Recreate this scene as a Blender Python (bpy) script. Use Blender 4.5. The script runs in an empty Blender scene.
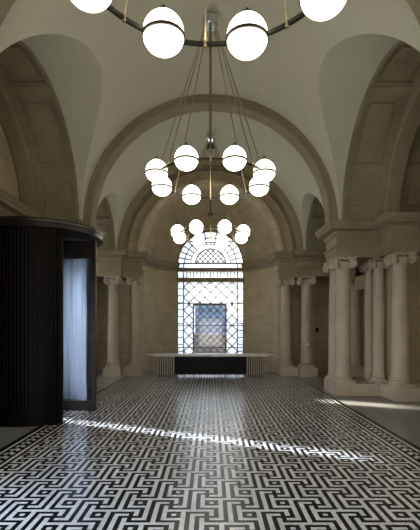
import bpy, bmesh, math, random
from math import sin, cos, pi, sqrt, atan2, radians
from mathutils import Vector, Matrix

random.seed(7)
SC = bpy.context.scene
COL = SC.collection

# ------------------------------------------------------------------ view
SC.view_settings.view_transform = 'Standard'
SC.view_settings.look = 'None'
SC.view_settings.gamma = 1.0
SC.view_settings.use_curve_mapping = False
SC.view_settings.exposure = 0.43
SC.cycles.max_bounces = 10
SC.cycles.diffuse_bounces = 6
SC.cycles.transparent_max_bounces = 16

EYE = 1.7
cam_d = bpy.data.cameras.new('camera')
cam = bpy.data.objects.new('camera', cam_d)
COL.objects.link(cam)
cam.location = (0, 0, EYE)
cam.rotation_euler = (pi / 2, 0, 0)
cam_d.sensor_fit = 'HORIZONTAL'
cam_d.sensor_width = 36.0
cam_d.lens = 36.0                      # 420 px focal length on a 420 px wide frame
cam_d.shift_x = -0.5 / 420
cam_d.shift_y = 61.5 / 420
cam_d.clip_start = 0.05
cam_d.clip_end = 400
SC.camera = cam

# ------------------------------------------------------------------ materials
def new_mat(name):
    m = bpy.data.materials.new(name)
    m.use_nodes = True
    nt = m.node_tree
    for n in list(nt.nodes):
        nt.nodes.remove(n)
    out = nt.nodes.new('ShaderNodeOutputMaterial')
    return m, nt, out

def N(nt, kind, **kw):
    n = nt.nodes.new(kind)
    for k, v in kw.items():
        setattr(n, k, v)
    return n

def principled(nt, out, color=(.5, .5, .5), rough=.6, metal=0.0, spec=0.5):
    b = N(nt, 'ShaderNodeBsdfPrincipled')
    b.inputs['Base Color'].default_value = (*color, 1)
    b.inputs['Roughness'].default_value = rough
    b.inputs['Metallic'].default_value = metal
    b.inputs['Specular IOR Level'].default_value = spec
    nt.links.new(b.outputs[0], out.inputs[0])
    return b

def ramp(nt, stops):
    r = N(nt, 'ShaderNodeValToRGB')
    e = r.color_ramp.elements
    e[0].position, e[0].color = stops[0][0], (*stops[0][1], 1)
    e[1].position, e[1].color = stops[1][0], (*stops[1][1], 1)
    for p, c in stops[2:]:
        x = e.new(p)
        x.color = (*c, 1)
    return r

def mat_stone(name, c1, c2, c3, rough=.75, courses=None, bump=.15):
    m, nt, out = new_mat(name)
    b = principled(nt, out, c1, rough, 0, .25)
    geo = N(nt, 'ShaderNodeNewGeometry')
    n1 = N(nt, 'ShaderNodeTexNoise')
    n1.inputs['Scale'].default_value = 1.6
    n1.inputs['Detail'].default_value = 6
    n1.inputs['Roughness'].default_value = .62
    nt.links.new(geo.outputs['Position'], n1.inputs['Vector'])
    r = ramp(nt, [(.3, c2), (.62, c1), (.8, c3)])
    nt.links.new(n1.outputs['Fac'], r.inputs[0])
    n2 = N(nt, 'ShaderNodeTexNoise')
    n2.inputs['Scale'].default_value = 55
    n2.inputs['Detail'].default_value = 4
    nt.links.new(geo.outputs['Position'], n2.inputs['Vector'])
    col = r.outputs[0]
    bumph = n2.outputs['Fac']
    if courses:
        sep = N(nt, 'ShaderNodeSeparateXYZ')
        nt.links.new(geo.outputs['Position'], sep.inputs[0])
        ab = N(nt, 'ShaderNodeMath', operation='ABSOLUTE')
        nt.links.new(sep.outputs[0], ab.inputs[0])
        add = N(nt, 'ShaderNodeMath', operation='SUBTRACT')
        nt.links.new(ab.outputs[0], add.inputs[0])
        nt.links.new(sep.outputs[1], add.inputs[1])
        cmb = N(nt, 'ShaderNodeCombineXYZ')
        nt.links.new(add.outputs[0], cmb.inputs[0])
        nt.links.new(sep.outputs[2], cmb.inputs[1])
        br = N(nt, 'ShaderNodeTexBrick')
        br.inputs['Scale'].default_value = 1.0
        br.inputs['Brick Width'].default_value = courses[0]
        br.inputs['Row Height'].default_value = courses[1]
        br.inputs['Mortar Size'].default_value = .008
        br.inputs['Mortar Smooth'].default_value = .3
        br.inputs['Bias'].default_value = 0
        br.inputs['Color1'].default_value = (.94, .94, .95, 1)
        br.inputs['Color2'].default_value = (1.04, 1.03, 1.0, 1)
        br.inputs['Mortar'].default_value = (.62, .60, .56, 1)
        nt.links.new(cmb.outputs[0], br.inputs['Vector'])
        mx = N(nt, 'ShaderNodeMix', data_type='RGBA', blend_type='MULTIPLY')
        mx.inputs[0].default_value = .85
        nt.links.new(col, mx.inputs[6])
        nt.links.new(br.outputs['Color'], mx.inputs[7])
        col = mx.outputs[2]
    nt.links.new(col, b.inputs['Base Color'])
    bp = N(nt, 'ShaderNodeBump')
    bp.inputs['Strength'].default_value = bump
    bp.inputs['Distance'].default_value = .01
    nt.links.new(bumph, bp.inputs['Height'])
    nt.links.new(bp.outputs[0], b.inputs['Normal'])
    return m

def mat_simple(name, c, rough=.5, metal=0.0, spec=.5, noise=.0, nscale=20):
    m, nt, out = new_mat(name)
    b = principled(nt, out, c, rough, metal, spec)
    if noise:
        tc = N(nt, 'ShaderNodeTexCoord')
        n1 = N(nt, 'ShaderNodeTexNoise')
        n1.inputs['Scale'].default_value = nscale
        n1.inputs['Detail'].default_value = 4
        nt.links.new(tc.outputs['Object'], n1.inputs['Vector'])
        lo = tuple(x * (1 - noise) for x in c)
        hi = tuple(min(1, x * (1 + noise)) for x in c)
        r = ramp(nt, [(.3, lo), (.7, hi)])
        nt.links.new(n1.outputs['Fac'], r.inputs[0])
        nt.links.new(r.outputs[0], b.inputs['Base Color'])
    return m

def mat_tile(name, c, rough, var=.2, spec=.5):
    """small polished marble tesserae"""
    m, nt, out = new_mat(name)
    b = principled(nt, out, c, rough, 0, spec)
    geo = N(nt, 'ShaderNodeNewGeometry')
    br = N(nt, 'ShaderNodeTexBrick')
    br.offset = 0.0
    br.inputs['Scale'].default_value = 1.0
    br.inputs['Brick Width'].default_value = CELL / 2
    br.inputs['Row Height'].default_value = CELL / 2
    br.inputs['Mortar Size'].default_value = .0007
    br.inputs['Color1'].default_value = (1 - var, 1 - var, 1 - var, 1)
    br.inputs['Color2'].default_value = (1 + var * .6, 1 + var * .55, 1 + var * .45, 1)
    br.inputs['Mortar'].default_value = (.75, .75, .75, 1)
    nt.links.new(geo.outputs['Position'], br.inputs['Vector'])
    ns = N(nt, 'ShaderNodeTexNoise')
    ns.inputs['Scale'].default_value = 1.1
    ns.inputs['Detail'].default_value = 5
    nt.links.new(geo.outputs['Position'], ns.inputs['Vector'])
    r = ramp(nt, [(.3, tuple(x * .82 for x in c)), (.7, tuple(x * 1.15 for x in c))])
    nt.links.new(ns.outputs['Fac'], r.inputs[0])
    mx = N(nt, 'ShaderNodeMix', data_type='RGBA', blend_type='MULTIPLY')
    mx.inputs[0].default_value = 1
    nt.links.new(r.outputs[0], mx.inputs[6])
    nt.links.new(br.outputs['Color'], mx.inputs[7])
    nt.links.new(mx.outputs[2], b.inputs['Base Color'])
    n3 = N(nt, 'ShaderNodeTexNoise')
    n3.inputs['Scale'].default_value = 14
    n3.inputs['Detail'].default_value = 3
    nt.links.new(geo.outputs['Position'], n3.inputs['Vector'])
    bp = N(nt, 'ShaderNodeBump')
    bp.inputs['Strength'].default_value = .12
    bp.inputs['Distance'].default_value = .01
    nt.links.new(n3.outputs['Fac'], bp.inputs['Height'])
    nt.links.new(bp.outputs[0], b.inputs['Normal'])
    return m

def mat_emit(name, c, s):
    m, nt, out = new_mat(name)
    e = N(nt, 'ShaderNodeEmission')
    e.inputs[0].default_value = (*c, 1)
    e.inputs[1].default_value = s
    nt.links.new(e.outputs[0], out.inputs[0])
    return m

def mat_glass(name, tint, clear=.9, frost=0.0, gloss_rough=.03):
    """thin pane: see-through share, milky share and a mirror sheen by Fresnel"""
    m, nt, out = new_mat(name)
    tr = N(nt, 'ShaderNodeBsdfTransparent')
    tr.inputs[0].default_value = (*tint, 1)
    tl = N(nt, 'ShaderNodeBsdfTranslucent')
    tl.inputs[0].default_value = (*tint, 1)
    m1 = N(nt, 'ShaderNodeMixShader')
    m1.inputs[0].default_value = frost
    nt.links.new(tr.outputs[0], m1.inputs[1])
    nt.links.new(tl.outputs[0], m1.inputs[2])
    gl = N(nt, 'ShaderNodeBsdfGlossy')
    gl.inputs['Roughness'].default_value = gloss_rough
    fr = N(nt, 'ShaderNodeFresnel')
    fr.inputs[0].default_value = 1.45
    m2 = N(nt, 'ShaderNodeMixShader')
    nt.links.new(fr.outputs[0], m2.inputs[0])
    nt.links.new(m1.outputs[0], m2.inputs[1])
    nt.links.new(gl.outputs[0], m2.inputs[2])
    nt.links.new(m2.outputs[0], out.inputs[0])
    return m

CELL = 0.0428
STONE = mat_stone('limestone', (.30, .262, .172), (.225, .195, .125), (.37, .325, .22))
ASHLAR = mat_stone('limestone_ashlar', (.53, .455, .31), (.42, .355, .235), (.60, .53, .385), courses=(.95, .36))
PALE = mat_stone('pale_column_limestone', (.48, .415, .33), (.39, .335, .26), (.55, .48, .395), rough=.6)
PLASTER = mat_stone('lime_plaster', (.52, .515, .41), (.495, .49, .39), (.545, .54, .43), rough=.85, bump=.04)
TILE_W = mat_tile('white_marble_mosaic', (.72, .73, .77), .2, .2)
TILE_B = mat_tile('black_marble_mosaic', (.010, .011, .017), .24, .4, .35)
SLAB = mat_stone('grey_marble_slab', (.36, .38, .39), (.31, .33, .34), (.42, .43, .435), rough=.28, courses=(1.3, .9), bump=.03)
BRONZE = mat_simple('dark_bronze', (.005, .003, .003), .5, .0, .1, .35, 8)
BRONZE2 = mat_simple('dark_bronze_frame', (.012, .008, .008), .35, .4, .5, .3, 10)
DARKMETAL = mat_simple('dark_nickel', (.10, .095, .085), .35, 1.0, .5, .15, 30)
BRASS = mat_simple('satin_brass', (.45, .38, .25), .3, 1.0, .5, .15, 30)
CHROME = mat_simple('polished_chrome', (.7, .72, .76), .12, 1.0)
GLOBE = mat_emit('opal_globe_glow', (1.0, .93, .76), 4.2)
LEAD = mat_simple('lead_came', (.07, .075, .08), .55, .3, .4, .2, 30)
FRAME = mat_simple('window_bronze_bar', (.16, .15, .11), .5, .3, .4, .2, 30)
FROST = mat_glass('milky_leaded_glass', (.29, .296, .30), frost=1.0)
CLEAR = mat_glass('clear_pane', (.17, .176, .182), frost=.12)
DOORGLASS = mat_glass('door_glass', (.80, .86, .95), frost=.08, gloss_rough=.06)
LINING, nt_, out_ = new_mat('painted_streak_lining')  # bright streaks of light in the leaf glass are painted into this colour
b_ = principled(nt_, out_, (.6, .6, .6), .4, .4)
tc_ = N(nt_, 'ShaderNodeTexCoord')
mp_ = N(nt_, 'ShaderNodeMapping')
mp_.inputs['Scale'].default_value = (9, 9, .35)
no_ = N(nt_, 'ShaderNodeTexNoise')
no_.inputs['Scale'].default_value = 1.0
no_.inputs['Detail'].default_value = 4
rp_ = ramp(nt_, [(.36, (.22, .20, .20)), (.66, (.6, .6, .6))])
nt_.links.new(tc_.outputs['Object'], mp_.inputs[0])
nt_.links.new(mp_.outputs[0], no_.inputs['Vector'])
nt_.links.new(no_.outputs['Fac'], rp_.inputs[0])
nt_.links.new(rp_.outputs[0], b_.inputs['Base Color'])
DESK_TOP = mat_simple('pale_stone_counter', (.75, .75, .74), .2, 0, .5, .1, 12)
DESK_RIB = mat_simple('fluted_bronze_cladding', (.34, .30, .24), .4, .3, .5, .2, 14)
DESK_BLACK = mat_simple('black_panel', (.004, .004, .005), .5, 0, .15, .3, 8)
BLACK = mat_simple('black_plastic', (.012, .012, .012), .4, 0, .4, .2, 30)
WHITE = mat_simple('white_card', (.8, .78, .74), .5, 0, .4, .05, 30)
GROUND = mat_simple('pale_paving', (.5, .48, .45), .9, 0, .2, .15, .6)
BLUEB = mat_simple('blue_grey_facade', (.22, .30, .45), .7, 0, .3, .2, .3)
BLUED = mat_simple('dark_facade_glass', (.07, .10, .17), .3, 0, .5, .2, .5)
BRICKW = mat_stone('brown_brick_wall', (.34, .25, .19), (.28, .2, .15), (.4, .31, .25), courses=(.4, .14))

# ------------------------------------------------------------------ mesh helpers
def mkobj(name, bm, mats, parent=None, smooth=False, loc=None):
    me = bpy.data.meshes.new(name)
    bmesh.ops.recalc_face_normals(bm, faces=bm.faces[:])
    bm.to_mesh(me)
    bm.free()
    if not isinstance(mats, (list, tuple)):
        mats = [mats]
    for m in mats:
        me.materials.append(m)
    if smooth:
        me.polygons.foreach_set('use_smooth', [True] * len(me.polygons))
        try:
            me.set_sharp_from_angle(angle=radians(35))
        except Exception:
            pass
    o = bpy.data.objects.new(name, me)
    COL.objects.link(o)
    if parent:
        o.parent = parent
    if loc:
        o.location = loc
    return o

def struct(name, bm, mats, label, cat, smooth=False, parent=None):
    o = mkobj(name, bm, mats, parent, smooth)
    if parent is None:
        o['kind'] = 'structure'
        o['label'] = label
        o['category'] = cat
    return o

def thing(name, label, cat, loc=(0, 0, 0), rotz=0, group=None):
    o = bpy.data.objects.new(name, None)
    o.empty_display_size = .2
    COL.objects.link(o)
    o.location = loc
    o.rotation_euler = (0, 0, rotz)
    o['label'] = label
    o['category'] = cat
    if group:
        o['group'] = group
    return o

def tag(o, label, cat, group=None):
    o['label'] = label
    o['category'] = cat
    if group:
        o['group'] = group
    return o

def copy_tree(o, parent=None):
    c = o.copy()
    COL.objects.link(c)
    if parent:
        c.parent = parent
    for ch in list(o.children):
        copy_tree(ch, c)
    return c

def box(bm, x0, x1, y0, y1, z0, z1, bev=0.0, mi=0):
    vs = [bm.verts.new((x, y, z)) for z in (z0, z1) for y in (y0, y1) for x in (x0, x1)]
    fs = []
    for idx in ((0, 2, 3, 1), (4, 5, 7, 6), (0, 1, 5, 4), (2, 6, 7, 3), (0, 4, 6, 2), (1, 3, 7, 5)):
        f = bm.faces.new([vs[i] for i in idx])
        f.material_index = mi
        fs.append(f)
    if bev > 0:
        es = list({e for f in fs for e in f.edges})
        bmesh.ops.bevel(bm, geom=es, offset=bev, segments=2, affect='EDGES', profile=.5)
    return vs

def lathe(bm, prof, n=32, c=(0, 0, 0), mi=0, caps=True):
    rings = []
    for r, z in prof:
        if r < 1e-5:
            rings.append([bm.verts.new((c[0], c[1], c[2] + z))])
        else:
            rings.append([bm.verts.new((c[0] + r * cos(2 * pi * k / n), c[1] + r * sin(2 * pi * k / n), c[2] + z)) for k in range(n)])
    for a, b in zip(rings, rings[1:]):
        if len(a) == 1 and len(b) == 1:
            continue
        for k in range(n):
            k2 = (k + 1) % n
            if len(a) == 1:
                f = bm.faces.new([a[0], b[k2], b[k]])
            elif len(b) == 1:
                f = bm.faces.new([a[k], a[k2], b[0]])
            else:
                f = bm.faces.new([a[k], a[k2], b[k2], b[k]])
            f.material_index = mi
    if caps:
        if len(rings[0]) > 1:
            bm.faces.new(rings[0][::-1]).material_index = mi
        if len(rings[-1]) > 1:
            bm.faces.new(rings[-1]).material_index = mi

def tube(bm, pts, r, n=8, closed=False):
    pts = [Vector(p) for p in pts]
    rings = []
    L = len(pts)
    for i, p in enumerate(pts):
        if closed:
            t = pts[(i + 1) % L] - pts[(i - 1) % L]
        else:
            t = pts[min(i + 1, L - 1)] - pts[max(i - 1, 0)]
        t.normalize()
        up = Vector((0, 0, 1)) if abs(t.z) < .9 else Vector((1, 0, 0))
        u = t.cross(up).normalized()
        v = t.cross(u).normalized()
        rings.append([bm.verts.new(p + r * (cos(2 * pi * k / n) * u + sin(2 * pi * k / n) * v)) for k in range(n)])
    pairs = list(zip(rings, rings[1:]))
    if closed:
        pairs.append((rings[-1], rings[0]))
    for a, b in pairs:
        for k in range(n):
            bm.faces.new([a[k], a[(k + 1) % n], b[(k + 1) % n], b[k]])
    if not closed:
        bm.faces.new(rings[0][::-1])
        bm.faces.new(rings[-1])

def sweep(bm, path, prof, side=1):
    """sweep a closed profile [(outward, z)] along a plan polyline with mitred corners"""
    P = [Vector((p[0], p[1])) for p in path]
    L = len(P)
    rings = []
    for i in range(L):
        ns = []
        if i > 0:
            t = (P[i] - P[i - 1]).normalized()
            ns.append(Vector((-t.y, t.x)) * side)
        if i < L - 1:
            t = (P[i + 1] - P[i]).normalized()
            ns.append(Vector((-t.y, t.x)) * side)
        if len(ns) == 2:
            n = (ns[0] + ns[1])
            n = n / max(.2, (1 + ns[0].dot(ns[1])))
        else:
            n = ns[0]
        rings.append([bm.verts.new((P[i].x + n.x * o, P[i].y + n.y * o, z)) for o, z in prof])
    m = len(prof)
    for a, b in zip(rings, rings[1:]):
        for k in range(m):
            bm.faces.new([a[k], a[(k + 1) % m], b[(k + 1) % m], b[k]])
    bm.faces.new(rings[0])
    bm.faces.new(rings[-1][::-1])

ZS = 4.256            # springing height of every arch and vault (top of the cornice)

def arch(bm, prof, axis, c, p0=0.0, p1=pi, n=64, zs=ZS):
    """sweep a closed profile [(radius, along_axis)] round a horizontal axis"""
    rings = []
    for i in range(n + 1):
        p = p0 + (p1 - p0) * i / n
        ring = []
        for r, t in prof:
            if axis == 'y':
                ring.append(bm.verts.new((c + r * cos(p), t, zs + r * sin(p))))
            else:
                ring.append(bm.verts.new((t, c + r * cos(p), zs + r * sin(p))))
        rings.append(ring)
    m = len(prof)
    for a, b in zip(rings, rings[1:]):
        for k in range(m):
            bm.faces.new([a[k], a[(k + 1) % m], b[(k + 1) % m], b[k]])
    bm.faces.new(rings[0])
    bm.faces.new(rings[-1][::-1])

def grid(bm, rows, mi=0):
    """rows: lists of points of equal length"""
    V = [[bm.verts.new(p) for p in r] for r in rows]
    for a, b in zip(V, V[1:]):
        for k in range(len(a) - 1):
            q = [a[k], a[k + 1], b[k + 1], b[k]]
            co = []
            for v in q:
                if not any((v.co - w.co).length < 1e-5 for w in co):
                    co.append(v)
            if len(co) >= 3:
                bm.faces.new(co).material_index = mi

def bar(bm, p, q, w, y0, y1):
    """flat bar in the window plane from p=(x,z) to q"""
    p, q = Vector(p), Vector(q)
    t = (q - p)
    if t.length < 1e-4:
        return
    t.normalize()
    nrm = Vector((-t.y, t.x)) * w / 2
    pts = [p + nrm, p - nrm, q - nrm, q + nrm]
    a = [bm.verts.new((v.x, y0, v.y)) for v in pts]
    b = [bm.verts.new((v.x, y1, v.y)) for v in pts]
    bm.faces.new(a)
    bm.faces.new(b[::-1])
    for k in range(4):
        bm.faces.new([a[k], b[k], b[(k + 1) % 4], a[(k + 1) % 4]])

# ------------------------------------------------------------------ floor: black and white meander mosaic
def meander():
    PX, PY = 8, 12
    S = set()
    def w(x, y):
        S.add((x, y))
    def hline(y, x0, x1):
        for x in range(x0, x1 + 1):
            w(x, y)
    def vline(x, y0, y1):
        for y in range(y0, y1 + 1):
            w(x, y)
    w(0, 0)
    hline(2, -2, 8)
    vline(8, 0, 2)
    vline(-2, -2, 4)
    hline(-2, -2, 2)
    vline(2, -8, 2)
    hline(-8, 0, 2)
    vline(4, -10, 0)
    hline(0, 4, 6)
    # fold into one 16 x 12 period
    T = set()
    for x, y in S:
        for i in range(-3, 4):
            for j in range(-3, 4):
                T.add((x + 8 * i, y + 6 * i + 12 * j))
    return [[(x, y) in T for x in range(16)] for y in range(12)]

MEA = meander()
FX = 58                                # field half width in cells
BORD = [0, 1, 0, 'a', 'b', 'a', 0, 1, 0, 0]
HALF = FX + .5
XEDGE = (HALF + len(BORD)) * CELL
Y0C, Y1C = -70, 256                     # field rows relative to the square at 4.05
bm = bmesh.new()
def cellrow(j):
    """list of 0/1 for all columns of row j, border included"""
    y = Y1C - j                         # distance in rows from the far border
    row = []
    for i in range(-FX - len(BORD), FX + len(BORD) + 1):
        k = abs(i) - FX - 1
        e = -y - 1 if y < 0 else -1     # far border index
        kk = max(k, e)
        if kk < 0:
            v = 1 if MEA[j % 12][i % 16] else 0
        else:
            b = BORD[kk]
            if b == 'a':
                v = 1 if ((j if k >= e else i) % 4) in (0, 1) else 0
            elif b == 'b':
                v = 1 if ((j if k >= e else i) % 4) in (1, 2) else 0
            else:
                v = b
        row.append(v)
    return row
for j in range(Y0C, Y1C + len(BORD) + 1):
    row = cellrow(j)
    y0 = 4.05 + (j - .5) * CELL
    y1 = y0 + CELL
    s = 0
    while s < len(row):
        e = s
        while e < len(row) and row[e] == row[s]:
            e += 1
        x0 = -XEDGE + s * CELL + .01
        x1 = -XEDGE + e * CELL + .01
        f = bm.faces.new([bm.verts.new((x, y, 0)) for x, y in ((x0, y0), (x1, y0), (x1, y1), (x0, y1))])
        f.material_index = 0 if row[s] else 1
        s = e
YA = 4.05 + (Y0C - .5) * CELL
YB = 4.05 + (Y1C + len(BORD) + .5) * CELL
def quad(x0, x1, y0, y1, mi):
    f = bm.faces.new([bm.verts.new(p) for p in ((x0, y0, 0), (x1, y0, 0), (x1, y1, 0), (x0, y1, 0))])
    f.material_index = mi
quad(-XEDGE + .01, XEDGE + .01, -4, YA, 2)
quad(-6, -XEDGE + .01, -4, YB, 2)
quad(XEDGE + .01, 6, -4, YB, 2)
quad(-6, 6, YB, 17.6, 2)
box(bm, -6, 6, -4, 17.6, -.25, -.02, mi=2)
struct('floor', bm, [TILE_W, TILE_B, SLAB], 'black and white meander mosaic floor with grey stone margins', 'floor')

# ------------------------------------------------------------------ vaults
R = 3.1
MID_C, MID_R = 7.73, 2.32
FAR_C, FAR_R = 12.5, 1.35
XW = 3.16

def vault_bay(bm, y0, y1, c=None, r=None, n=72):
    """barrel with a cross vault cut through it on both sides"""
    ths = [pi / 2 * k / n for k in range(n + 1)]
    if r:
        top = math.asin(min(1, r / R))
        ths = sorted(set(ths + [top, top - .002, top - .006, top - .012, top + .002]))
    for sx in (-1, 1):
        A, B = [], []
        for t in ths:
            h = R * sin(t)
            x = sx * R * cos(t)
            w = sqrt(max(0, r * r - h * h)) if r else 0
            cc = c if r else (y0 + y1) / 2
            A.append([(x, y0 + (cc - w - y0) * k / 6, ZS + h) for k in range(7)])
            B.append([(x, cc + w + (y1 - cc - w) * k / 6, ZS + h) for k in range(7)])
        grid(bm, A)
        grid(bm, B)
        if r:
            C = []
            for k in range(61):
                p = pi * k / 60
                h = r * sin(p)
                xg = sqrt(R * R - h * h)
                C.append([(sx * (xg + (XW - xg) * q / 5), c + r * cos(p), ZS + h) for q in range(6)])
            grid(bm, C)

def vault(name, y0, y1, c, r, label):
    bm = bmesh.new()
    vault_bay(bm, y0, y1, c, r)
    bmesh.ops.remove_doubles(bm, verts=bm.verts[:], dist=1e-4)
    o = struct(name, bm, PLASTER, label, 'ceiling', smooth=True)
    o.data.set_sharp_from_angle(angle=radians(25))
    return o

vault('ceiling', 5.2, 10.4, MID_C, MID_R, 'plaster vault of the middle bay with wide groins')
vault('ceiling.001', 10.4, 14.2, FAR_C, FAR_R, 'plaster vault of the far bay with small groins')
bm = bmesh.new()
vault_bay(bm, -3.5, 5.0)
struct('ceiling.002', bm, PLASTER, 'plaster barrel vault over the near bay', 'ceiling', smooth=True)
# roof over the whole hall (closes the space above the vaults)
bm = bmesh.new()
box(bm, -6.3, 6.3, -3.8, 15.3, 7.6, 7.9)
struct('ceiling.003', bm, PLASTER, 'flat roof slab above the vaults', 'ceiling')

# ------------------------------------------------------------------ transverse stone arches
tn = [0]
def trim(bm, mat, label, smooth=True, cat='trim'):
    tn[0] += 1
    return struct('trim_%d' % tn[0], bm, mat, label, cat, smooth)

def ring_profile(ri, ro, y0, y1):
    w = ro - ri
    return [(ri, y0 + .02), (ri + .02, y0), (ri + w * .42, y0), (ri + w * .42, y0 - .025), (ri + w * .72, y0 - .025),
            (ri + w * .72, y0 - .05), (ro + .02, y0 - .05), (ro + .02, y1 + .03), (ri + .02, y1 + .03), (ri, y1)]
bm = bmesh.new()
arch(bm, ring_profile(2.905, R, 10.27, 10.66), 'y', 0, n=96)
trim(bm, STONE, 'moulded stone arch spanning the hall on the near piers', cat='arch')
bm = bmesh.new()
arch(bm, ring_profile(2.905, R, 4.9, 5.28), 'y', 0, n=96)
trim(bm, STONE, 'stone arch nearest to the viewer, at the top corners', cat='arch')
# stepped arches over the apse
bm = bmesh.new()
arch(bm, ring_profile(2.9, R, 14.08, 14.85), 'y', 0, n=96)
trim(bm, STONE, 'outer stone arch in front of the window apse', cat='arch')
bm = bmesh.new()
arch(bm, [(2.53, 14.72), (2.93, 14.72), (2.93, 14.9), (2.53, 14.9)], 'y', 0, n=96)
arch(bm, [(2.33, 14.60), (2.35, 14.55), (2.40, 14.52), (2.40, 14.48), (2.47, 14.46), (2.53, 14.48), (2.55, 14.54), (2.55, 15.2), (2.38, 15.16), (2.33, 15.04)], 'y', 0, n=96)
trim(bm, ASHLAR, 'inner stone arch with a roll moulding around the half dome', cat='arch')

# ------------------------------------------------------------------ apse: curved wall, half dome
APR, APY, WX = 2.42, 15.1, 1.365
WPY = APY + sqrt(APR ** 2 - WX ** 2)     # the window plane
a_end = atan2(sqrt(APR ** 2 - WX ** 2), WX)
for nm, s, lab in (('wall_apse_left', -1, 'curved ashlar apse wall left of the window'), ('wall_apse_right', 1, 'curved ashlar apse wall right of the window')):
    bm = bmesh.new()
    inner = [(s * APR * cos(a_end * k / 24), APY + APR * sin(a_end * k / 24)) for k in range(25)]
    outer = [(s * (APR + .3) * cos(a_end * k / 24), APY + (APR + .3) * sin(a_end * k / 24)) for k in range(25)]
    rows = [[(x, y, z) for z in (0, 1, 2, 3, ZS)] for x, y in inner]
    grid(bm, rows)
    grid(bm, [[(x, y, z) for z in (0, 1, 2, 3, ZS)] for x, y in outer])
    # jamb at the window, return beside the columns
    x0 = s * APR
    box(bm, min(x0, x0 + s * .3), max(x0, x0 + s * .3), 15.05, APY, 0, ZS)
    e0, e1 = inner[-1], (s * (WX + .35), WPY + .12)
    box(bm, min(s * WX, s * 1.75), max(s * WX, s * 1.75), WPY - .0, WPY + .3, 0, ZS)
    struct(nm, bm, ASHLAR, lab, 'wall', smooth=True)
bm = bmesh.new()
DR = 2.40
rows = []
for i in range(0, 49):
    phi = pi * i / 48                   # round the y axis: x,z plane angle
    row = []
    for j in range(0, 25):
        rad0 = WX * DR / APR            # radius where the dome meets the window plane
        th0 = math.asin(rad0 / DR)
        th = pi / 2 + (th0 - pi / 2) * j / 24
        rr = DR * sin(th)
        row.append((rr * cos(phi), APY + DR * cos(th), ZS + rr * sin(phi)))
    rows.append(row)
grid(bm, rows)
rad_w = WX * DR / APR
arch(bm, [(rad_w - .005, WPY - .06), (rad_w + .3, WPY - .0), (rad_w + .3, WPY + .3), (rad_w - .005, WPY + .3)], 'y', 0, n=64)
o = struct('ceiling.004', bm, ASHLAR, 'ashlar half dome over the window apse', 'ceiling', smooth=True)
# sill wall under the window
SILL = .12
bm = bmesh.new()
box(bm, -WX, WX, WPY - .05, WPY + .3, 0, SILL)
struct('wall_below_window', bm, ASHLAR, 'low stone wall below the tall window', 'wall')

# ------------------------------------------------------------------ entablatures
def ent_profile():
    return [(-.3, 3.40), (.0, 3.40), (.0, 3.52), (.018, 3.52), (.018, 3.64), (.05, 3.66), (.05, 3.69), (.0, 3.70), (.0, 3.93),
            (.03, 3.95), (.05, 3.99), (.05, 4.03), (.10, 4.05), (.16, 4.06), (.19, 4.07), (.19, 4.14), (.21, 4.15),
            (.225, 4.20), (.245, 4.23), (.245, ZS), (-.3, ZS)]
def cornice_profile(p=.20):
    k = p / .245
    return [(-.05, 3.93), (0, 3.93), (.03 * k, 3.95), (.05 * k, 3.99), (.05 * k, 4.03), (.10 * k, 4.05), (.16 * k, 4.06),
            (.19 * k, 4.07), (.19 * k, 4.14), (.21 * k, 4.15), (.225 * k, 4.20), (.245 * k, 4.23), (.245 * k, ZS), (-.05, ZS)]

def mirror_path(p):
    return [(-x, y) for x, y in p]

for s in (1, -1):
    sd = 'right' if s > 0 else 'left'
    # near pier group
    path = [(3.1, 11.28), (3.1, 10.3), (4.12, 10.3), (4.12, 9.55), (5.6, 9.55)] if s > 0 else [(3.1, 11.28), (3.1, 10.3), (4.12, 10.3), (4.12, 5.2)]
    path = [(4.9, 11.28)] + path
    bm = bmesh.new()
    sweep(bm, path if s > 0 else mirror_path(path), ent_profile(), side=-1 if s > 0 else 1)
    if s > 0:
        box(bm, 3.12, 5.6, 10.32, 11.26, 3.405, ZS - .01)
        box(bm, 4.14, 5.6, 9.57, 10.4, 3.405, ZS - .01)
    else:
        box(bm, -4.9, -3.12, 10.32, 11.26, 3.405, ZS - .01)
    # dentils on the stretch that steps forward
    if s > 0:
        for k in range(16):
            x = 4.14 + k * .08
            box(bm, x, x + .045, 9.44, 9.52, 3.985, 4.04)
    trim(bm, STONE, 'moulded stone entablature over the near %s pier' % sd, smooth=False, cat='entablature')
    # end wall group
    path = [(5.6, 14.17), (3.02, 14.17), (3.02, 14.55), (APR, 14.55), (APR, APY - .02)]
    bm = bmesh.new()
    sweep(bm, path if s > 0 else mirror_path(path), ent_profile(), side=1 if s > 0 else -1)
    if s > 0:
        box(bm, 3.04, 5.6, 14.19, 15.95, 3.405, ZS - .01); box(bm, APR + .3, 3.04, 14.57, 15.95, 3.405, ZS - .01); box(bm, APR + .02, APR + .3, 14.57, 15.04, 3.405, ZS - .01)
    else:
        box(bm, -5.6, -3.04, 14.19, 15.95, 3.405, ZS - .01); box(bm, -3.04, -APR - .3, 14.57, 15.95, 3.405, ZS - .01); box(bm, -APR - .3, -APR - .02, 14.57, 15.04, 3.405, ZS - .01)
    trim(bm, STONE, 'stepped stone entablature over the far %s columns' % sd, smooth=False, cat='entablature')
    # cornice round the apse
    pth = [(s * APR * cos(a_end * k / 24), APY + APR * sin(a_end * k / 24)) for k in range(0, 25)]
    bm = bmesh.new()
    sweep(bm, pth, cornice_profile(.25), side=1 if s > 0 else -1)
    trim(bm, STONE, 'curved stone cornice %s of the window' % sd, smooth=False, cat='cornice')

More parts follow.
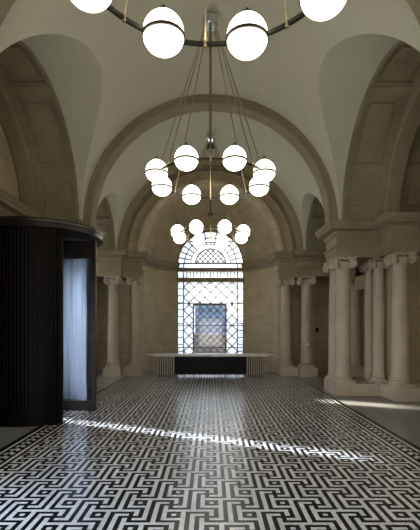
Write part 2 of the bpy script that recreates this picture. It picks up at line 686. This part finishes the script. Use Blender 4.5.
# ------------------------------------------------------------------ side arches with coffered soffits
def coffered(bm, c, r, x0, x1, s, bars, nrib=2):
    """coffered barrel soffit, x0..x1 measured outwards, s = side"""
    def pr(lst):
        return [(a, s * t) for a, t in lst]
    rec = r + .10
    arch(bm, pr([(rec, x0), (rec + .2, x0), (rec + .2, x1), (rec, x1)]), 'x', c, n=72)
    w = .075
    for xa, xb, d in ((x0, x0 + w, 0), (x0 + w, x0 + w + .045, .035), (x1 - w, x1, 0), (x1 - w - .045, x1 - w, .035)):
        arch(bm, pr([(r + d, xa), (rec + .02, xa), (rec + .02, xb), (r + d, xb)]), 'x', c, n=72)
    for b in bars:
        for da, d in ((.035, 0), (.06, .035)):
            arch(bm, pr([(r + d, x0 + w), (rec + .02, x0 + w), (rec + .02, x1 - w), (r + d, x1 - w)]), 'x', c, b - da, b + da, n=3)
    # raised field in every coffer
    ed = [0.0] + list(bars) + [pi]
    for a, b in zip(ed, ed[1:]):
        m = .15
        if b - a > 2 * m + .1:
            arch(bm, pr([(rec - .045, x0 + .23), (rec + .02, x0 + .23), (rec + .02, x1 - .23), (rec - .045, x1 - .23)]), 'x', c, a + m, b - m, n=18)

BARS = [radians(a) for a in (28, 72, 108, 152)]
for s in (1, -1):
    sd = 'right' if s > 0 else 'left'
    bm = bmesh.new()
    coffered(bm, MID_C, MID_R - .02, XW - .02, 4.1, s, BARS)
    arch(bm, [(2.20, s * 4.1), (2.17, s * 4.14), (2.17, s * 4.46), (2.20, s * 4.5), (2.6, s * 4.5), (2.6, s * 4.1)], 'x', MID_C, n=72)
    arch(bm, [(2.26, s * 4.05), (2.5, s * 4.05), (2.5, s * 4.12), (2.26, s * 4.12)], 'x', MID_C, n=72)
    if s > 0:
        coffered(bm, MID_C, MID_R - .05, 4.48, 5.6, s, BARS)
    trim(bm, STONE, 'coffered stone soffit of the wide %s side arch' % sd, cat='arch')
    bm = bmesh.new()
    coffered(bm, FAR_C, FAR_R - .02, XW - .02, 4.85, s, [radians(40), radians(140)])
    trim(bm, STONE, 'small stone side arch of the far bay, %s' % sd, cat='arch')

# ------------------------------------------------------------------ outer walls
def wall_x(bm, xa, xb, y0, y1, z0, z1, holes):
    """wall slab across x with rectangular holes (y0,y1,z0,z1), holes sorted and apart in y"""
    y = y0
    for h in sorted(holes):
        box(bm, xa, xb, y, h[0], z0, z1)
        if h[2] > z0:
            box(bm, xa, xb, h[0], h[1], z0, h[2])
        if h[3] < z1:
            box(bm, xa, xb, h[0], h[1], h[3], z1)
        y = h[1]
    box(bm, xa, xb, y, y1, z0, z1)

DC = (-3.36, 8.30)                      # axis of the revolving door
DRAD = 1.18
bm = bmesh.new()
wall_x(bm, -4.55, -4.14, 5.3, 9.8, 0, 3.9, [(7.2, 9.4, 0, 3.25)])
box(bm, -4.9, -4.56, 5.3, 9.8, 3.3, 7.6)
box(bm, -4.9, -4.50, 5.2, 10.3, 3.9, 7.6)
struct('wall_left', bm, ASHLAR, 'stone screen wall behind the revolving door', 'wall')
bm = bmesh.new()
wall_x(bm, -5.1, -4.85, 10.05, 16.15, 0, 7.6, [(12.85, 13.42, 0.0, 4.12)])
struct('wall_left_far', bm, ASHLAR, 'stone outer wall on the left of the far bay', 'wall')
bm = bmesh.new()
box(bm, -5.1, -4.3, 9.8, 11.2, 0, 3.4)
struct('wall_left_pier', bm, ASHLAR, 'plain stone pier behind the revolving door', 'wall')
bm = bmesh.new()
box(bm, 5.6, 5.9, -3.8, 16.15, 0, 7.6)
struct('wall_right', bm, ASHLAR, 'dark stone outer wall of the right aisle', 'wall')
bm = bmesh.new()
box(bm, 4.57, 5.6, 10.25, 11.2, 0, 3.42)
box(bm, 4.43, 4.57, 10.36, 11.2, 0, 3.42)
struct('wall_right_pier', bm, ASHLAR, 'plain stone pier behind the near right columns', 'wall')
bm = bmesh.new()
for s in (1, -1):
    a, b = sorted((s * (APR + .02), s * 5.9))
    box(bm, a, b, 15.9, 16.15, 0, ZS)
struct('wall_end', bm, ASHLAR, 'coursed stone end wall on both sides of the apse', 'wall')
# spandrel walls above the cornice, masses over the piers
bm = bmesh.new()
box(bm, 4.86, 5.6, 11.3, 14.9, ZS - .9, 7.6)
box(bm, 4.86, 5.1, 11.3, 14.1, 2.9, ZS)
struct('wall_right_far', bm, ASHLAR, 'stone wall closing the right side of the far bay', 'wall')
bm = bmesh.new()
# front wall ring over the apse arches up to the roof
arch(bm, [(3.08, 14.25), (5.6, 14.25), (5.6, 15.1), (3.08, 15.1)], 'y', 0, n=48)
struct('wall_end_upper', bm, PLASTER, 'plaster wall above the apse arch', 'wall')
# near bay walls, behind and beside the camera
bm = bmesh.new()
for s in (1, -1):
    a, b = sorted((s * 3.1, s * 6.0))
    box(bm, a, b, 4.35, 5.30, 0, 7.6)
    a, b = sorted((s * 3.12, s * 3.4))
    wall_x(bm, a, b, -3.6, 4.36, 0, 7.6, [(.9, 4.0, 0, 2.7)] if s < 0 else [])  # left opening added to let daylight reach the right columns
struct('wall_near', bm, ASHLAR, 'stone side walls of the near bay', 'wall')
bm = bmesh.new()
box(bm, -3.4, -1.0, -3.8, -3.5, 0, 7.6)
box(bm, 1.0, 3.4, -3.8, -3.5, 0, 7.6)
box(bm, -1.0, 1.0, -3.8, -3.5, 2.4, 7.6)
struct('wall_back', bm, ASHLAR, 'stone back wall with the wide opening behind the viewer', 'wall')

# ------------------------------------------------------------------ columns
def column_proto():
    root = thing('stone_column', '', 'column')
    H = 3.10
    bm = bmesh.new()
    box(bm, -.235, .235, -.235, .235, 0, .07, .006)
    lathe(bm, [(.0, .07), (.228, .07), (.238, .085), (.238, .105), (.228, .12), (.205, .125), (.198, .135), (.198, .15), (.206, .158),
               (.212, .165), (.216, .178), (.212, .192), (.205, .197), (.203, .212), (.0, .212)], 40)
    b = mkobj('base', bm, PALE, root, True)
    bm = bmesh.new()
    prof = [(.0, .20), (.205, .205), (.198, .23)]
    for k in range(1, 15):
        t = k / 14
        prof.append((.196 - .032 * t ** 1.7, .23 + (2.74 - .23) * t))
    prof += [(.170, 2.755), (.172, 2.77), (.164, 2.785), (.162, 2.82), (0, 2.82)]
    lathe(bm, prof, 48)
    mkobj('shaft', bm, PALE, root, True)
    bm = bmesh.new()
    lathe(bm, [(0, 2.80), (.163, 2.80), (.165, 2.84), (.178, 2.855), (.18, 2.87), (.20, 2.90), (.222, 2.94), (.222, 2.97), (.2, 3.0), (0, 3.0)], 40)
    # concave abacus
    pts = []
    for q in range(4):
        for k in range(8):
            u = -1 + 2 * k / 8
            a = q * pi / 2
            rr = .205 + .055 * u * u
            x, y = rr, u * .262
            pts.append((x * cos(a) - y * sin(a), x * sin(a) + y * cos(a)))
    for z0, z1, k in ((3.03, 3.065, .96), (3.065, 3.10, 1.02)):
        lo = [bm.verts.new((x * k, y * k, z0)) for x, y in pts]
        hi = [bm.verts.new((x * k, y * k, z1)) for x, y in pts]
        bm.faces.new(lo[::-1]); bm.faces.new(hi)
        for i in range(len(pts)):
            j = (i + 1) % len(pts)
            bm.faces.new([lo[i], lo[j], hi[j], hi[i]])
    # fleuron in the middle of each side
    for q in range(4):
        a = q * pi / 2
        c = Vector((.225 * cos(a), .225 * sin(a), 3.055))
        bmesh.ops.create_uvsphere(bm, u_segments=10, v_segments=8, radius=.04, matrix=Matrix.Translation(c))
    cap = mkobj('capital', bm, PALE, root, True)
    # corner volutes
    first = None
    for q in range(4):
        if first is None:
            bm = bmesh.new()
            prof = [(0, -.052), (.028, -.052), (.03, -.04), (.046, -.034), (.056, -.05), (.09, -.055), (.112, -.036), (.118, 0),
                    (.112, .036), (.09, .055), (.056, .05), (.046, .034), (.03, .04), (.028, .052), (0, .052)]
            lathe(bm, prof, 24)
            bmesh.ops.rotate(bm, verts=bm.verts[:], cent=(0, 0, 0), matrix=Matrix.Rotation(pi / 2, 3, 'X'))
            v = mkobj('volute', bm, PALE, cap, True)
            first = v
        else:
            v = first.copy()
            COL.objects.link(v)
            v.parent = cap
        a = pi / 4 + q * pi / 2
        v.location = (.268 * cos(a), .268 * sin(a), 2.94)
        v.rotation_euler = (0, 0, a)
    return root

col0 = column_proto()
COLS = [
    (3.31, 10.50, .30, 'pale stone column at the front corner of the near right pier, standing on the low plinth', 'columns of the near right pier'),
    (3.31, 11.06, .30, 'stone column half hidden directly behind the front corner column of the near right pier', 'columns of the near right pier'),
    (4.21, 10.52, .30, 'slim looking stone column at the inner end of the low plinth, left of the forward column', 'columns of the near right pier'),
    (4.19, 11.06, .30, 'shadowed bluish column in the gap between plinth columns of the near right pier', 'columns of the near right pier'),
    (4.42, 9.78, .32, 'stout stone column at the right picture edge on its own forward plinth', 'columns of the near right pier'),
    (2.66, 14.80, .30, 'far right column next to the apse, nearest to the desk', 'columns beside the apse'),
    (3.29, 14.42, .30, 'far right outer column with a small white card on its shaft', 'columns beside the apse'),
    (4.96, 14.42, .30, 'dim far column seen through the gap in the near right pier', 'columns beside the apse'),
    (-2.66, 14.80, .30, 'far left column next to the apse, nearest to the desk', 'columns beside the apse'),
    (-3.33, 14.42, .30, 'far left outer column just right of the revolving door', 'columns beside the apse'),
    (-3.31, 10.50, .30, 'front column of the left pier behind the revolving door', 'columns of the near left pier'),
    (-3.31, 11.06, .30, 'rear column of the left pier behind the revolving door', 'columns of the near left pier'),
]
for i, (x, y, z, lab, grp) in enumerate(COLS):
    c = col0 if i == 0 else copy_tree(col0)
    c.location = (x, y, z)
    slim = .74 if 4.1 < x < 4.3 else 1
    c.scale = (slim, slim, (3.405 - z) / 3.10)
    c['label'] = lab
    c['group'] = grp

# plinths
PL = [
    (3.05, 4.42, 10.25, 11.31, .30, 'long low stone plinth under the near right pier columns'),
    (4.13, 5.6, 9.50, 10.24, .32, 'forward stone plinth under the stout right column'),
    (2.40, 3.02, 14.50, 15.04, .30, 'stone plinth under the far right column next to the apse'),
    (3.03, 3.62, 14.15, 14.78, .30, 'stone plinth under the far right outer column'),
    (4.68, 5.3, 14.15, 14.78, .30, 'stone plinth under the dim far right column'),
    (-3.02, -2.40, 14.50, 15.04, .30, 'stone plinth under the far left column next to the apse'),
    (-3.64, -3.03, 14.15, 14.78, .30, 'stone plinth under the far left outer column'),
    (-3.62, -3.05, 10.25, 11.31, .30, 'low stone plinth of the left pier behind the revolving door'),
]
for x0, x1, y0, y1, h, lab in PL:
    bm = bmesh.new()
    box(bm, x0, x1, y0, y1, 0, h, .012)
    pass
    tag(mkobj('stone_plinth', bm, PALE), lab, 'plinth', 'stone plinths')

# ------------------------------------------------------------------ chandeliers
def chandelier_proto():
    root = thing('globe_chandelier', '', 'chandelier')     # origin in the middle of the ring
    RR = 1.0
    top = ZS + R - 4.335
    bm = bmesh.new()
    lathe(bm, [(0, top - .24), (.12, top - .24), (.14, top - .22), (.14, top - .08), (.06, top - .07), (.06, top + .01), (0, top + .01)], 28)
    mkobj('canopy', bm, CHROME, root, True)
    bm = bmesh.new()
    tube(bm, [(0, 0, .62), (0, 0, top - .12)], .022, 10)
    mkobj('stem', bm, DARKMETAL, root, True)
    bm = bmesh.new()
    lathe(bm, [(0, .52), (.03, .52), (.06, .55), (.07, .6), (.06, .65), (.03, .68), (0, .68)], 20)
    mkobj('hub', bm, DARKMETAL, root, True)
    bm = bmesh.new()
    n = 96
    lo, up = .985 * RR, 1.015 * RR
    ringpts = [(lo, -.017), (up, -.017), (up, .017), (lo, .017)]
    rg = [[bm.verts.new((r * cos(2 * pi * k / n), r * sin(2 * pi * k / n), z)) for r, z in ringpts] for k in range(n)]
    for k in range(n):
        a, b = rg[k], rg[(k + 1) % n]
        for q in range(4):
            bm.faces.new([a[q], a[(q + 1) % 4], b[(q + 1) % 4], b[q]])
    mkobj('ring', bm, DARKMETAL, root, True)
    for k in range(8):
        a = k * pi / 4
        bm = bmesh.new()
        tube(bm, [(RR * cos(a), RR * sin(a), 0), (.07 * cos(a), .07 * sin(a), top - .14)], .009, 6)
        lathe(bm, [(0, -.03), (.018, -.03), (.018, .04), (0, .04)], 10, (RR * cos(a), RR * sin(a), 0))
        mkobj('suspension_rod', bm, BRASS, root, True)
    g0 = None
    for k in range(8):
        a = (k + .5) * pi / 4
        loc = (RR * cos(a), RR * sin(a), 0)
        if g0 is None:
            bm = bmesh.new()
            prof = [(0, -.152)]
            for q in range(1, 15):
                t = -pi / 2 + q * (pi / 2) / 14
                prof.append((.188 * cos(t), .012 + .164 * sin(t)))
            for q in range(1, 9):
                t = q / 8
                prof.append((.188 * (1 - .64 * t ** 2.8), .012 + .205 * t))
            prof.append((0, .217))
            lathe(bm, prof, 32)
            g = mkobj('globe', bm, GLOBE, root, True)
            bm = bmesh.new()
            lathe(bm, [(.185, -.015), (.197, -.015), (.197, .015), (.185, .015), (.185, -.015)], 36, caps=False)
            mkobj('band', bm, DARKMETAL, g, True)
            bm = bmesh.new()
            lathe(bm, [(0, .21), (.062, .21), (.064, .22), (.056, .245), (.03, .26), (.014, .265), (.012, .29), (0, .29)], 20)
            mkobj('cap', bm, DARKMETAL, g, True)
            g0 = g
        else:
            g = g0.copy()
            COL.objects.link(g)
            g.parent = root
            for ch in g0.children:
                c = ch.copy()
                COL.objects.link(c)
                c.parent = g
        g.location = loc
        g.rotation_euler = (0, 0, a)
    return root

ch0 = chandelier_proto()
for i, (y, rz, lab) in enumerate(((2.92, 2.8, 'ring chandelier with the largest looking opal globes, hung closest to the viewer'),
                                  (7.60, 0, 'ring chandelier of eight opal globes in the middle of the hall'),
                                  (12.2, 0, 'smallest looking globe ring chandelier, in front of the arched window'))):
    c = ch0 if i == 0 else copy_tree(ch0)
    c.location = (0, y, 4.335)
    c.rotation_euler = (0, 0, radians(rz))
    c['label'] = lab
    c['group'] = 'globe chandeliers along the hall'

# ------------------------------------------------------------------ revolving door
rd = thing('revolving_door', 'dark bronze revolving door drum with a glazed leaf, at the left', 'revolving door', (DC[0], DC[1], 0))
def arcwall(bm, a0, a1, r0, r1, z0, z1, n=40):
    A = [a0 + (a1 - a0) * k / n for k in range(n + 1)]
    prof = [(r0, z0), (r1, z0), (r1, z1), (r0, z1)]
    rings = [[bm.verts.new((r * cos(a), r * sin(a), z)) for r, z in prof] for a in A]
    for p, q in zip(rings, rings[1:]):
        for k in range(4):
            bm.faces.new([p[k], p[(k + 1) % 4], q[(k + 1) % 4], q[k]])
    bm.faces.new(rings[0]); bm.faces.new(rings[-1][::-1])
for a0, a1 in ((-132, -52), (52, 132)):
    bm = bmesh.new()
    arcwall(bm, radians(a0), radians(a1), DRAD - .05, DRAD - .02, .0, 3.43, 40)
    ns = 26
    for k in range(ns):                  # vertical bronze fluting
        a = radians(a0 + (a1 - a0) * (k + .5) / ns)
        arcwall(bm, a - .019, a + .019, DRAD - .025, DRAD + .018, .06, 3.43, 2)
    arcwall(bm, radians(a0), radians(a1), DRAD - .06, DRAD + .025, 0, .07, 40)
    for a in (a0, a1):
        x, y = (DRAD - .02) * cos(radians(a)), (DRAD - .02) * sin(radians(a))
        box(bm, x - .045, x + .045, y - .045, y + .045, 0, 3.43, .008)
    dw = mkobj('drum_wall', bm, BRONZE, rd, True)
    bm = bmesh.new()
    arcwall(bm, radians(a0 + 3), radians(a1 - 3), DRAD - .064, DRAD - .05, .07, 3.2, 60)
    mkobj('reflector_lining', bm, LINING, dw, True)  # thin pale sheet added so the leaf glass looks brighter
bm = bmesh.new()
lathe(bm, [(0, 3.42), (1.17, 3.42), (1.19, 3.41), (1.205, 3.42), (1.205, 3.50), (1.215, 3.51), (1.215, 3.55), (1.20, 3.57), (0, 3.57)], 72)
mkobj('canopy', bm, BRONZE2, rd, True)
bm = bmesh.new()
lathe(bm, [(1.19, 3.515), (1.222, 3.515), (1.222, 3.535), (1.19, 3.535)], 72, caps=False)
mkobj('canopy_rim', bm, DARKMETAL, rd, True)
bm = bmesh.new()
lathe(bm, [(0, 0), (.05, 0), (.05, 3.43), (0, 3.43)], 20)
mkobj('centre_post', bm, BRONZE2, rd, True)
lf0 = None
for k, ang in enumerate((0, 120, 240)):
    if lf0 is None:
        bm = bmesh.new()
        t = .025
        box(bm, .05, .10, -t, t, .04, 3.40)
        box(bm, 1.00, 1.10, -t, t, .04, 3.40, .006)
        box(bm, .10, 1.00, -t, t, .04, .24, .006)
        box(bm, .10, 1.00, -t, t, 3.04, 3.40, .006)
        leaf = mkobj('door_leaf', bm, BRONZE2, rd)
        bm = bmesh.new()
        box(bm, .10, 1.00, -.006, .006, .24, 3.04)
        mkobj('glass', bm, DOORGLASS, leaf)
        bm = bmesh.new()
        tube(bm, [(.94, -.025, 1.55), (.94, -.075, 1.55), (.94, -.085, 1.5), (.94, -.085, .6), (.94, -.075, .55), (.94, -.025, .55)], .014, 8)
        tube(bm, [(.94, -.07, 1.5), (1.05, -.03, 1.5)], .012, 8)
        mkobj('push_bar', bm, DARKMETAL, leaf, True)
        lf0 = leaf
    else:
        leaf = lf0.copy()
        COL.objects.link(leaf)
        leaf.parent = rd
        for chd in lf0.children:
            c = chd.copy()
            COL.objects.link(c)
            c.parent = leaf
    leaf.rotation_euler = (0, 0, radians(ang))

# panels added behind the drum to shape the sun streak; far bay door
def glazed_door(name, label, x, y0, y1, z1, glass, gap=None):
    d = bpy.data.objects.new(name, None)
    COL.objects.link(d)
    d['kind'] = 'structure'
    d['label'] = label
    d['category'] = 'door'
    spans = [(y0, y1)] if gap is None else [(y0, gap[0]), (gap[1], y1)]
    for a, b in spans:
        bm = bmesh.new()
        f = .07
        box(bm, x - .03, x + .03, a, a + f, 0, z1)
        box(bm, x - .03, x + .03, b - f, b, 0, z1)
        box(bm, x - .03, x + .03, a + f, b - f, 0, .2)
        box(bm, x - .03, x + .03, a + f, b - f, z1 - .1, z1)
        mkobj('door_frame', bm, BRONZE2, d)
        bm = bmesh.new()
        box(bm, x - .006, x + .006, a + f, b - f, .2, z1 - .1)
        mkobj('glass', bm, glass, d)
MILK = mat_glass('milky_door_glass', (.9, .95, 1.0), frost=.97)
glazed_door('door_light_slot', 'added unseen milky panels behind the revolving door, their gap shaping the sun streak', -4.66, 7.0, 9.5, 3.0, MILK, (8.06, 8.74))
glazed_door('door_2', 'milky glazed side door of the far bay on the left', -4.98, 12.86, 13.41, 3.40, MILK)
bm = bmesh.new()
box(bm, -4.75, -4.57, 5.3, 7.0, 0, 3.6)
box(bm, -4.75, -4.57, 9.5, 9.8, 0, 3.6)
box(bm, -4.75, -4.57, 7.0, 9.5, 3.0, 3.6)
struct('wall_left_outer', bm, ASHLAR, 'outer skin of the left wall round the added door panels', 'wall')

# ------------------------------------------------------------------ desk
DY = 14.25
dk = thing('reception_desk', 'long low desk with black front and fluted ends under the tall window', 'desk', (0, DY, 0))
bm = bmesh.new()
pts = [(-2.17, .2), (-2.0, -.02), (2.0, -.02), (2.17, .2), (2.17, .62), (-2.17, .62)]
pts = [(-2.15, 0), (2.15, 0), (2.15, .62), (-2.15, .62)]
box(bm, -2.15, 2.15, 0, .66, .715, .755, .01)
box(bm, -1.95, 1.95, .03, .62, .68, .716)
mkobj('desk_top', bm, DESK_TOP, dk)
for s in (-1, 1):
    bm = bmesh.new()
    a, b = sorted((s * 1.22, s * 1.82))
    box(bm, a, b, .10, .60, 0, .68, mi=1)
    n = 8
    for k in range(n):
        x = a + (b - a) * (k + .5) / n
        box(bm, x - .022, x + .022, .06, .11, 0.02, .68, .006)
    for k in range(6):
        y = .12 + .48 * (k + .5) / 6
        xs = a if s < 0 else b
        box(bm, xs - .02, xs + .02, y - .022, y + .022, .02, .68)
    mkobj('fluted_panel', bm, [DESK_RIB, DESK_BLACK], dk)
bm = bmesh.new()
box(bm, -1.225, 1.225, .09, .12, .06, .682)
mkobj('front_panel', bm, DESK_BLACK, dk)

# ------------------------------------------------------------------ window
win = bpy.data.objects.new('window_1', None)
COL.objects.link(win)
win['kind'] = 'structure'
win['label'] = 'tall arched leaded window at the end of the hall'
win['category'] = 'window'
Yw = WPY + .06
def pz(y):                               # height of a photo row in the window plane
    return EYE + (326.5 - y) * Yw / 420
def pxw(x):
    return (x - 210.5) * Yw / 420
RW = rad_w
# heavy bars
bm = bmesh.new()
xo, xi = WX, pxw(237.5)
for s in (-1, 1):
    bar(bm, (s * xi, SILL), (s * xi, ZS), .035, Yw - .03, Yw + .04)
    bar(bm, (s * (xo - .02), SILL), (s * (xo - .02), ZS), .04, Yw - .03, Yw + .04)
bar(bm, (-xo, SILL + .03), (xo, SILL + .03), .06, Yw - .03, Yw + .04)
z_c0, z_c1, z_r = pz(347.5), pz(325.5), pz(303.5)
for z in (z_c0, z_c1, z_r):
    bar(bm, (-xo, z), (xo, z), .03, Yw - .02, Yw + .03)
arcs = (RW - .02, 19.8 * Yw / 420, 15.2 * Yw / 420)
for r, w in zip(arcs, (.05, .03, .04)):
    n = 40
    for k in range(n):
        a, b = pi * k / n, pi * (k + 1) / n
        bar(bm, (r * cos(a), ZS + r * sin(a)), (r * cos(b), ZS + r * sin(b)), w, Yw - .02, Yw + .03)
bar(bm, (-RW, ZS + .02), (RW, ZS + .02), .05, Yw - .03, Yw + .04)
mkobj('window_frame', bm, FRAME, win)
# stone transoms
bm = bmesh.new()
for ya, yb in ((268.0, 271.5), (278.0, 282.0)):
    box(bm, -WX, WX, Yw - .10, Yw + .12, pz(yb), pz(ya))
mkobj('transom', bm, STONE, win)
# central casement
xc0, xc1 = pxw(193.5), pxw(226.0)
bm = bmesh.new()
for x in (xc0, xc1):
    bar(bm, (x, SILL), (x, z_r - .04), .05, Yw - .045, Yw + .03)
bar(bm, (xc0, z_r - .05), (xc1, z_r - .05), .06, Yw - .045, Yw + .03)
mkobj('casement_frame', bm, FRAME, win)
# lead lattice
def clip_rect(p, q, x0, x1, z0, z1):
    p, q = Vector(p), Vector(q)
    d = q - p
    t0, t1 = 0.0, 1.0
    for dd, lo, hi, o in ((d.x, x0, x1, p.x), (d.y, z0, z1, p.y)):
        if abs(dd) < 1e-9:
            if o < lo or o > hi:
                return None
            continue
        a, b = (lo - o) / dd, (hi - o) / dd
        if a > b:
            a, b = b, a
        t0, t1 = max(t0, a), min(t1, b)
    if t1 - t0 < 1e-3:
        return None
    return p + d * t0, p + d * t1
def lattice(bm, x0, x1, z0, z1, px, pzz, w, ox=0.0, oz=0.0):
    k0 = int((x0 - 8) / px)
    for k in range(-60, 61):
        for sl in (1, -1):
            x = ox + k * px
            p = (x - 6 * px, oz - sl * 6 * pzz)
            q = (x + 6 * px, oz + sl * 6 * pzz)
            c = clip_rect((x - 12 * px, oz - sl * 12 * pzz), (x + 12 * px, oz + sl * 12 * pzz), x0, x1, z0, z1)
            if c:
                bar(bm, c[0], c[1], w, Yw - .008, Yw + .012)
bm = bmesh.new()
LW = .042
P = .44
zt = pz(282)
lattice(bm, -xi, xi, z_r, zt, P, P * .95, LW, 0, zt)
lattice(bm, -xi, xc0, SILL, z_r, P, P * .95, LW, 0, z_c1)
lattice(bm, xc1, xi, SILL, z_r, P, P * .95, LW, 0, z_c1)
lattice(bm, xc0, xc1, SILL, z_r - .06, P * .62, P * .62, LW * .6, 0, z_r)
# short vertical panes between the transoms and in the margins
for k in range(-8, 9):
    x = k * xi / 8
    bar(bm, (x, pz(278)), (x, pz(271.5)), LW, Yw - .008, Yw + .012)
for s in (-1, 1):
    for k in range(12):
        z = SILL + (pz(282) - SILL) * k / 12
        bar(bm, (s * xi, z), (s * xo, z), LW * .8, Yw - .008, Yw + .012)
# fanlight: radial bars and a small lattice
for k in range(1, 16):
    a = pi * k / 16
    bar(bm, (arcs[1] * cos(a), ZS + arcs[1] * sin(a)), (RW * cos(a), ZS + RW * sin(a)), LW, Yw - .008, Yw + .012)
for rr in (26 * Yw / 420,):
    n = 40
    for k in range(n):
        a, b = pi * k / n, pi * (k + 1) / n
        bar(bm, (rr * cos(a), ZS + rr * sin(a)), (rr * cos(b), ZS + rr * sin(b)), LW, Yw - .008, Yw + .012)
r0 = arcs[2]
p = .21
for k in range(-14, 15):
    for sl in (1, -1):
        x = k * p
        # line z = sl*(u-x), clip to half disc
        A, B = 2.0, -2.0 * x
        disc = B * B - 4 * A * (x * x - r0 * r0)
        if disc <= 0:
            continue
        u0, u1 = (-B - sqrt(disc)) / (2 * A), (-B + sqrt(disc)) / (2 * A)
        if sl > 0:
            u0 = max(u0, x)
        else:
            u1 = min(u1, x)
        if u1 - u0 > .02:
            bar(bm, (u0, ZS + sl * (u0 - x)), (u1, ZS + sl * (u1 - x)), LW, Yw - .008, Yw + .012)
mkobj('lead_lattice', bm, LEAD, win)
# panes
bm = bmesh.new()
def paneb(x0, x1, z0, z1):
    f = bm.faces.new([bm.verts.new(p) for p in ((x0, Yw + .018, z0), (x1, Yw + .018, z0), (x1, Yw + .018, z1), (x0, Yw + .018, z1))])
paneb(-WX, xc0, SILL, z_r - .05); paneb(xc1, WX, SILL, z_r - .05); paneb(-WX, WX, z_r - .05, ZS)
n = 40
fr = [bm.verts.new((RW * cos(pi * k / n), Yw + .018, ZS + RW * sin(pi * k / n))) for k in range(n + 1)]
bm.faces.new(fr)
mkobj('milky_glass', bm, FROST, win)
bm = bmesh.new()
paneb(xc0, xc1, SILL, z_r - .05)
mkobj('clear_glass', bm, CLEAR, win)

# ------------------------------------------------------------------ small wall fittings
bm = bmesh.new()
box(bm, 3.97, 4.08, 15.87, 15.905, 1.49, 1.66, .006)
box(bm, 3.99, 4.06, 15.86, 15.875, 1.52, 1.63, .004)
tag(mkobj('wall_switch', bm, BLACK), 'small dark switch plate on the far right end wall', 'switch')
bm = bmesh.new()
box(bm, 3.225, 3.335, 14.212, 14.226, 1.05, 1.13, .002)
tag(mkobj('notice_card', bm, WHITE), 'small white card fixed to the far right outer column', 'card')

# ------------------------------------------------------------------ outside
bm = bmesh.new()
box(bm, -60, 60, 17.6, 120, -.6, -.3)
box(bm, -60, -6, -20, 17.6, -.6, -.3)
struct('floor_outside', bm, GROUND, 'pale paving outside the window', 'ground')
bm = bmesh.new()
box(bm, -3.3, -3.0, 17.7, 19.5, -.3, 3.9)  # unseen block added to keep sun off the clear pane
struct('wall_sun_block', bm, ASHLAR, 'added unseen wall outside, left of the window, blocking the sun', 'wall')
bd = thing('office_building', 'blue grey building seen through the clear window pane', 'building', (1.2, 60, -.3))
bm = bmesh.new()
box(bm, -3.4, 3.2, 0, 8, 0, 5.2)
box(bm, -.3, 2.6, .8, 8, 5.2, 6.6)
mkobj('facade', bm, BLUEB, bd)
for i in range(5):
    for j in range(3):
        bm = bmesh.new()
        box(bm, -2.9 + i * 1.2, -2.2 + i * 1.2, -.06, .02, 1.2 + j * 1.35, 2.0 + j * 1.35)
        mkobj('building_window', bm, BLUED, bd)
bm = bmesh.new()
box(bm, -9, 9, 28, 28.4, -.3, 1.1)
box(bm, -9, 9, 27.95, 28.45, 1.1, 1.2)
tag(mkobj('garden_wall', bm, BRICKW), 'low brown brick wall outside the window', 'wall')

# ------------------------------------------------------------------ light
w = bpy.data.worlds.new('sky')
SC.world = w
w.use_nodes = True
nt = w.node_tree
bg = nt.nodes['Background']
tc = nt.nodes.new('ShaderNodeTexCoord')
sp = nt.nodes.new('ShaderNodeSeparateXYZ')
nt.links.new(tc.outputs['Generated'], sp.inputs[0])
rp = nt.nodes.new('ShaderNodeValToRGB')
rp.color_ramp.elements[0].position = 0.0
rp.color_ramp.elements[0].color = (1.0, .97, .93, 1)
rp.color_ramp.elements[1].position = .45
rp.color_ramp.elements[1].color = (.30, .40, .55, 1)
nt.links.new(sp.outputs[2], rp.inputs[0])
nt.links.new(rp.outputs[0], bg.inputs[0])
bg.inputs[1].default_value = 9.0

sd = bpy.data.lights.new('sun', 'SUN')
sd.energy = 24.0
sd.color = (1.0, .90, .74)
sd.angle = radians(2.0)
so = bpy.data.objects.new('sun', sd)
COL.objects.link(so)
EL = radians(22)
dirv = Vector((.905 * cos(EL), -.425 * cos(EL), -sin(EL)))
so.rotation_euler = dirv.to_track_quat('-Z', 'Y').to_euler()
so.location = (-12, 12, 6)
